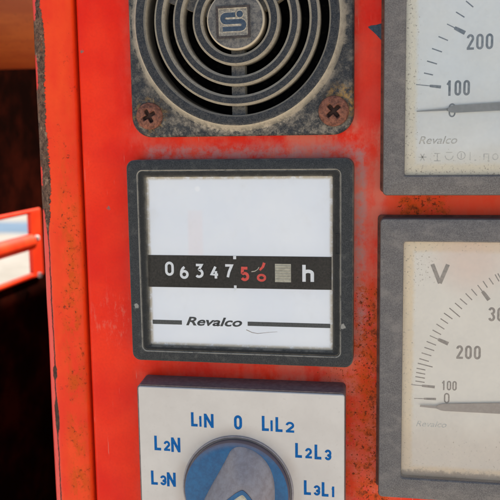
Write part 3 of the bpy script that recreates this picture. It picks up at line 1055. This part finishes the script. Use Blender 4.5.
zz0, zz1 = -48.3, -42.1
box(dr, -41.4, -36.0, zz0, zz1, DH - 0.1, DH + 0.03)
for k in range(6):
    zc = zz0 + 0.35 + (zz1 - zz0 - 0.7) * (k + 0.5) / 6
    pts = [(zc - 0.42, 0.02), (zc - 0.2, 0.22), (zc + 0.2, 0.22), (zc + 0.42, 0.02)]
    va = [dr.verts.new(P(-41.2, z, DH + h)) for z, h in pts]
    vb_ = [dr.verts.new(P(-36.2, z, DH + h)) for z, h in pts]
    for i in range(3):
        dr.faces.new((va[i], va[i + 1], vb_[i + 1], vb_[i]))
part('running_drum', dr, M['drum'], counter, 0)
part('cover_glass', prism(bmesh.new(), rrect(-85.4, -22.1, -71.2, -12.9, 0.3), 5.6, 5.9), M['pane'], hm, 0)

# ------------------------------------------------------------------ selector switch
sw = thing('selector_switch', 'cream selector switch plate with blue phase lettering and a big blue knob', 'switch', P(-53.9, -120, 0))
PK[:] = [(274 - 11.5) / (274 - 8), 3.5, 5.0]      # the switch stands 3.5 mm further out than first measured
u0, u1, z0, z1 = SW
sbm = bmesh.new()
loft(sbm, [(rrect(u0 - 1.2, u1 - 0.2, z0, z1 + 0.8, 1.5), 0.1), (rrect(u0 - 0.6, u1 + 0.2, z0, z1 + 0.5, 1.5), 7.2)], True, True)  # base spread left and up; its dark rim stands in for the plate's shadow
part('switch_base', sbm, M['base'], sw, 30)
pbm = bmesh.new()
loft(pbm, [(rrect(u0, u1, z0, z1, 0.8), 7.3), (rrect(u0, u1, z0, z1, 0.8), 7.75), (rrect(u0 + 0.25, u1 - 0.25, z0 + 0.25, z1 - 0.25, 0.6), 8.0)], True, True)
plate = part('plate', pbm, M['plate'], sw, 30)


def mark(parts):
    bm = bmesh.new()
    for s, a, b, c, d in parts:
        m_ = (c + d) / 2
        c, d = m_ + (c - m_) * 1.1, m_ + (d - m_) * (1.1 if s in 'LN0' else 1.25)
        glyph(bm, 'r' if s == '3' else s, a, b, c, d, 0.92 if s in 'LN0' else 0.76, 8.0)
    part('lettering', bm, M['blue'], plate, 0)


mark([('L', -70.9, -68.6, -98.9, -94.3), ('1', -68.1, -67.1, -98.95, -95.7), ('N', -66.3, -62.9, -99.1, -94.6)])
mark([('0', -55.7, -52.9, -99.2, -94.6)])
mark([('L', -46.0, -43.6, -99.2, -94.4), ('1', -43.1, -42.2, -99.25, -96.0), ('L', -41.3, -38.9, -99.3, -94.6), ('2', -37.8, -34.9, -99.4, -96.2)])
mark([('L', -84.4, -82.0, -108.3, -103.5), ('2', -81.0, -78.7, -108.4, -105.3), ('N', -78.3, -75.0, -108.6, -103.8)])
mark([('L', -86.0, -83.6, -121.1, -116.4), ('3', -82.7, -80.4, -121.2, -118.1), ('N', -80.2, -77.0, -121.4, -116.7)])
mark([('L', -34.6, -32.3, -108.1, -103.4), ('2', -31.2, -28.9, -108.2, -105.1), ('L', -28.0, -25.7, -108.3, -103.6), ('3', -24.6, -22.3, -108.5, -105.3)])
mark([('L', -31.7, -29.3, -121.2, -116.5), ('3', -28.4, -26.1, -121.3, -118.2), ('L', -25.6, -23.3, -121.4, -116.8), ('1', -22.3, -21.2, -121.5, -118.3)])
kc = (-54.8, -121.2)
cb = bmesh.new()
loft(cb, [(circle(*kc, 19.6), 8.0), (circle(*kc, 19.5), 8.5), (circle(*kc, 19.1), 8.6), (circle(*kc, 18.6), 8.2)])
part('collar', cb, M['grip'], sw, 40)
kb = bmesh.new()
loft(kb, [(circle(*kc, 18.4), 8.05), (circle(*kc, 18.4), 10.2), (circle(*kc, 18.1), 10.9), (circle(*kc, 17.4), 11.2), (circle(*kc, 10), 11.2)], cap1=True)
knob = part('knob', kb, M['knob'], sw, 35)


def K(pts):
    return [(kc[0] + x, kc[1] + z) for x, z in pts]


g0 = K([(-0.8, 17.2), (5.5, 16.6), (10.8, 12.6), (13.6, 6.0), (13.5, -4), (12, -14), (-11.5, -14), (-12.8, -6), (-8.8, 2.0), (-4.0, 10.5)])
g1 = K([(2.0, 9.0), (5.0, 9.0), (8.4, 5.6), (10.9, 0.2), (11.0, -8), (10.0, -13), (-9.3, -13), (-9.8, -8), (-6.4, -0.8), (-1.4, 5.2)])
g2 = K([(3.3, 5.0), (4.4, 5.0), (6.4, 3.0), (9.4, -1.8), (9.6, -9), (9.0, -12.5), (-7.6, -12.5), (-8.0, -8.5), (-5.2, -2.2), (0.2, 2.8)])
g3 = K([(3.5, 3.4), (4.2, 3.4), (5.4, 2.0), (7.9, -2.4), (8.1, -9), (7.6, -12), (-6.2, -12), (-6.5, -8.5), (-3.8, -3.0), (1.0, 1.6)])


def chaikin(p, n=3):
    for _ in range(n):
        p = [q for i in range(len(p)) for q in ((p[i][0] * .75 + p[(i + 1) % len(p)][0] * .25, p[i][1] * .75 + p[(i + 1) % len(p)][1] * .25),
                                                (p[i][0] * .25 + p[(i + 1) % len(p)][0] * .75, p[i][1] * .25 + p[(i + 1) % len(p)][1] * .75))]
    return p


g0, g1, g2, g3 = (chaikin(g) for g in (g0, g1, g2, g3))
gb_ = bmesh.new()
rows_ = [(g0, 11.0), (g0, 11.3)]
for k in range(1, 13):
    q = k / 12
    w0, w1, w2 = (1 - q) ** 2, 2 * q * (1 - q), q * q
    rows_.append(([(a[0] * w0 + b[0] * w1 + c[0] * w2, a[1] * w0 + b[1] * w1 + c[1] * w2) for a, b, c in zip(g0, g1, g2)], 11.3 + 7.7 * (1 - (1 - q) ** 1.6)))
loft(gb_, rows_, True, False)
part('grip', gb_, M['grip'], knob, 50)
gi = bmesh.new()
loft(gi, [(g2, 18.95), (g2, 19.4), (g3, 19.3), (g3, 18.0)])
part('pointer_edge', gi, M['knob'], knob, 0)
gj = bmesh.new()
loft(gj, [(g3, 17.2), (g3, 18.2)], True, True)
part('pointer_inlay', gj, M['drum'], knob, 0)


PK[:] = [1.0, 0.0, 5.0]
# ------------------------------------------------------------------ the two panel meters
def meter(label, rect, inn, bez_h, face_h, rf):
    t = thing('panel_meter', label, 'meter', P((rect[0] + rect[1]) / 2, (rect[2] + rect[3]) / 2, 0), 'square panel meters at the right')
    bm = bmesh.new()

    def LL(ins, h, r): return (rrect(rect[0] + ins, rect[1] - ins, rect[2] + ins, rect[3] - ins, r), h)

    def II(ins, h, r): return (rrect(inn[0] + ins, inn[1] - ins, inn[2] + ins, inn[3] - ins, r), h)
    loft(bm, [LL(0.5, 0.1, 1.2), LL(0.2, 1.0, 1.3), LL(0.0, bez_h - 1.0, 1.4), LL(0.3, bez_h - 0.3, 1.2), LL(0.9, bez_h, 1.0),
              II(-0.5, bez_h, rf + 0.4), II(-0.1, bez_h - 0.4, rf), II(0.0, face_h - 0.3, rf)])
    part('bezel', bm, M['gbez'], t, 30)
    part('shade_seal', prism(bmesh.new(), rrect(rect[0] - 1.0, rect[1] - 2, rect[2] + 0.6, rect[3] + 0.35, 1.2), 0.1, 1.6), M['shade_seal'], t, 0)  # brown strip offset left and up: seal plus the meter's painted shadow
    return t


UI = (0.9, 83.0, -12.6, 70.0)
LI = (0.9, 83.0, -112.6, -33.8)
BH, UF = 9.6, 7.0
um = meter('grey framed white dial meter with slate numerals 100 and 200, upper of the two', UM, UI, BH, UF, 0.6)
uf = part('dial_face', prism(bmesh.new(), rrect(UI[0] - 0.6, UI[1] + 0.6, UI[2] - 0.6, UI[3] + 0.6, 0.5), 4.0, UF), M['uface'], um, 0)
C = Vector((57.5, 7.6))
tk = bmesh.new()


def tick(bm, p, q, w, h=UF, wt=None, frac=0.45):
    p, q = Vector(p), Vector(q)
    stroke(bm, [tuple(p), tuple(q)], w, h, 0.05)
    if wt:
        m = p.lerp(q, frac)
        stroke(bm, [tuple(m), tuple(p.lerp(q, frac + 0.12)), tuple(q)], wt * 0.75, h + 0.02, 0.05, wt)


tick(tk, (4.1, 15.61), (11.75, 14.66), 0.26, wt=0.95, frac=0.55)
tick(tk, (13.22, 33.69), (18.66, 30.79), 0.30, wt=1.25, frac=0.42)
for p, q in (((6.5, 19.08), (9.26, 18.39)), ((7.36, 22.71), (10.42, 21.71)), ((8.82, 26.46), (11.87, 25.31)), ((10.73, 30.02), (13.61, 28.72)), ((15.85, 37.17), (18.4, 35.5)), ((18.76, 40.32), (20.95, 38.4))):
    tick(tk, p, q, 0.36)
for k, a in enumerate((50.5, 55.5, 60.5, 66, 71, 76, 81, 86, 90)):     # the scale goes on outside the photograph
    d = Vector((-math.cos(math.radians(a)), math.sin(math.radians(a))))
    tick(tk, tuple(C + d * 50.4), tuple(C + d * 47), 0.36)
part('scale_marks', tk, M['bink'], uf, 0)
part('numeral', glyphs(bmesh.new(), '200', 19.2, 27.1, 25.7, 30.4, 0.72, UF, 0.62), M['bink'], uf, 0)
part('numeral', glyphs(bmesh.new(), '100', 13.2, 20.5, 11.9, 16.6, 0.72, UF, 0.62), M['bink'], uf, 0)
part('numeral', glyphs(bmesh.new(), '0', 14.2, 16.3, 5.3, 9.6, 0.46, UF, 0.35), M['bink'], uf, 0)
part('maker_name', text(bmesh.new(), 'Revalco', 5.2, 17.0, -2.9, -0.5, UF, shear=0.3, bold=0.004), M['pink'], uf, 0)
sy = bmesh.new()                                   # worn row of instrument symbols
c0 = (6.4, -7.0)
for a in (0, 60, 120):
    dx, dz = math.cos(math.radians(a)) * 1.25, math.sin(math.radians(a)) * 1.25
    stroke(sy, [(c0[0] - dx, c0[1] - dz), (c0[0] + dx, c0[1] + dz)], 0.32, UF, 0.05)
stroke(sy, [(10.0, -8.2), (12.0, -8.2)], 0.3, UF)
stroke(sy, [(11.0, -8.2), (11.0, -5.9)], 0.3, UF)
stroke(sy, [(10.1, -5.9), (11.9, -5.9)], 0.3, UF)
stroke(sy, arc(14.6, -6.6, 1.2, 1.3, 180, 360, 10), 0.3, UF)
stroke(sy, [(13.6, -5.6), (15.6, -5.6)], 0.3, UF)
stroke(sy, arc(18.3, -6.6, 1.2, 1.2, 0, 360, 16), 0.28, UF)
stroke(sy, [(18.3, -7.4), (18.3, -5.8)], 0.28, UF)
stroke(sy, [(21.0, -8.1), (21.0, -5.6)], 0.3, UF)
stroke(sy, [(22.3, -8.1), (22.9, -8.1)], 0.4, UF)
stroke(sy, [(25.2, -8.0), (25.2, -6.2), (26.6, -6.2), (26.6, -8.0)], 0.3, UF)
stroke(sy, arc(28.6, -7.1, 0.8, 0.9, 0, 360, 14), 0.3, UF)
part('symbol_row', sy, M['pink'], uf, 0)


def needle(parent, tip, mid, end, w, mat, h):
    """pointer: thin blade tip, then a broad bar swelling towards the pivot"""
    bm = bmesh.new()
    stroke(bm, [tip, mid], w[0], h + 0.35, 0.25, w[1])
    d = (Vector(end) - Vector(mid)).normalized()
    m1 = Vector(mid) - d * 0.2
    L_ = [m1, m1 + d * 1.3, m1 + d * 2.6, Vector(end)]
    W_ = [w[1] * 0.9, w[2] * 0.85, w[2], w[3]]
    nn = Vector((-d.y, d.x))
    pts = [tuple(p + nn * q / 2) for p, q in zip(L_, W_)] + [tuple(p - nn * q / 2) for p, q in zip(reversed(L_), reversed(W_))]
    prism(bm, pts, h, h + 0.6)
    return part('needle', bm, mat, parent, 0)


needle(um, (4.4, 7.3), (13.8, 7.7), (57.5, 9.4), (0.30, 0.75, 2.3, 2.9), M['needle'], UF + 0.5)
part('cover_glass', prism(bmesh.new(), rrect(UI[0] - 0.05, UI[1] + 0.05, UI[2] - 0.05, UI[3] + 0.05, 0.5), 8.6, 9.0), M['dpane'], um, 0)

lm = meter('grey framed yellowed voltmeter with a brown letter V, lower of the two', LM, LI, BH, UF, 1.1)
lf = part('dial_face', prism(bmesh.new(), rrect(LI[0] - 0.6, LI[1] + 0.6, LI[2] - 0.6, LI[3] + 0.6, 1.0), 4.0, UF), M['lface'], lm, 0)
tk = bmesh.new()
tick(tk, (4.81, -86.03), (11.89, -85.92), 0.24, wt=0.75, frac=0.45)
tick(tk, (3.91, -81.37), (11.44, -81.87), 0.24, wt=0.9, frac=0.45)
tick(tk, (9.57, -64.69), (15.44, -67.23), 0.28, wt=1.25, frac=0.45)
tick(tk, (24.21, -47.71), (27.84, -52.5), 0.30, wt=1.25, frac=0.42)
for p, q in (((5.18, -80.1), (8.15, -80.45)), ((5.16, -78.61), (8.25, -79.03)), ((5.4, -77.18), (8.3, -77.67)), ((5.51, -75.76), (8.34, -76.26)),
             ((5.87, -74.06), (10.62, -75.16)), ((6.36, -72.49), (9.38, -73.32)), ((7.04, -70.52), (10.18, -71.42)), ((7.91, -68.68), (11.05, -69.65)),
             ((8.58, -66.65), (11.59, -67.83)), ((10.43, -62.8), (13.11, -64.25)), ((11.6, -60.78), (14.15, -62.43)), ((12.89, -58.96), (15.25, -60.55)),
             ((13.93, -57.09), (16.61, -58.99)), ((15.6, -55.4), (18.97, -58.27)), ((17.32, -53.72), (19.54, -55.63)), ((18.85, -52.25), (21.07, -54.16)),
             ((20.56, -50.52), (22.59, -52.62)), ((22.32, -49.05), (24.1, -51.16)), ((25.84, -46.39), (27.25, -48.5)), ((27.66, -45.39), (29.06, -47.43)),
             ((29.47, -44.2), (30.75, -46.4))):
    tick(tk, p, q, 0.34)
CL = Vector((52.2, -85.0))
for k in range(12):
    a = math.radians(62 + 2.4 * k)
    d = Vector((-math.cos(a), math.sin(a)))
    tick(tk, tuple(CL + d * 46.6), tuple(CL + d * 43.8), 0.34)
part('scale_marks', tk, M['gink'], lf, 0)
part('unit_letter', glyph(bmesh.new(), 'V', 9.4, 15.5, -48.0, -41.2, 1.25, UF), M['gink'], lf, 0)
part('numeral', glyphs(bmesh.new(), '200', 18.0, 25.7, -72.1, -67.6, 0.72, UF, 0.62), M['gink'], lf, 0)
part('numeral', glyphs(bmesh.new(), 'r00', 27.7, 35.4, -59.4, -54.8, 0.72, UF, 0.62), M['gink'], lf, 0)
part('numeral', glyphs(bmesh.new(), '100', 13.5, 18.4, -82.8, -79.6, 0.46, UF, 0.35), M['gink'], lf, 0)
part('numeral', glyphs(bmesh.new(), '0', 14.4, 16.2, -87.2, -83.7, 0.46, UF, 0.35), M['gink'], lf, 0)
part('maker_name', text(bmesh.new(), 'Revalco', 5.6, 15.4, -95.5, -93.6, UF, shear=0.3, bold=0.0), M['pink'], lf, 0)
needle(lm, (6.7, -88.2), (12.2, -88.4), (57.5, -87.2), (0.5, 0.8, 2.3, 5.2), M['bneedle'], UF + 0.5)
part('cover_glass', prism(bmesh.new(), rrect(LI[0] - 0.05, LI[1] + 0.05, LI[2] - 0.05, LI[3] + 0.05, 1.0), 8.6, 9.0), M['dpane'], lm, 0)
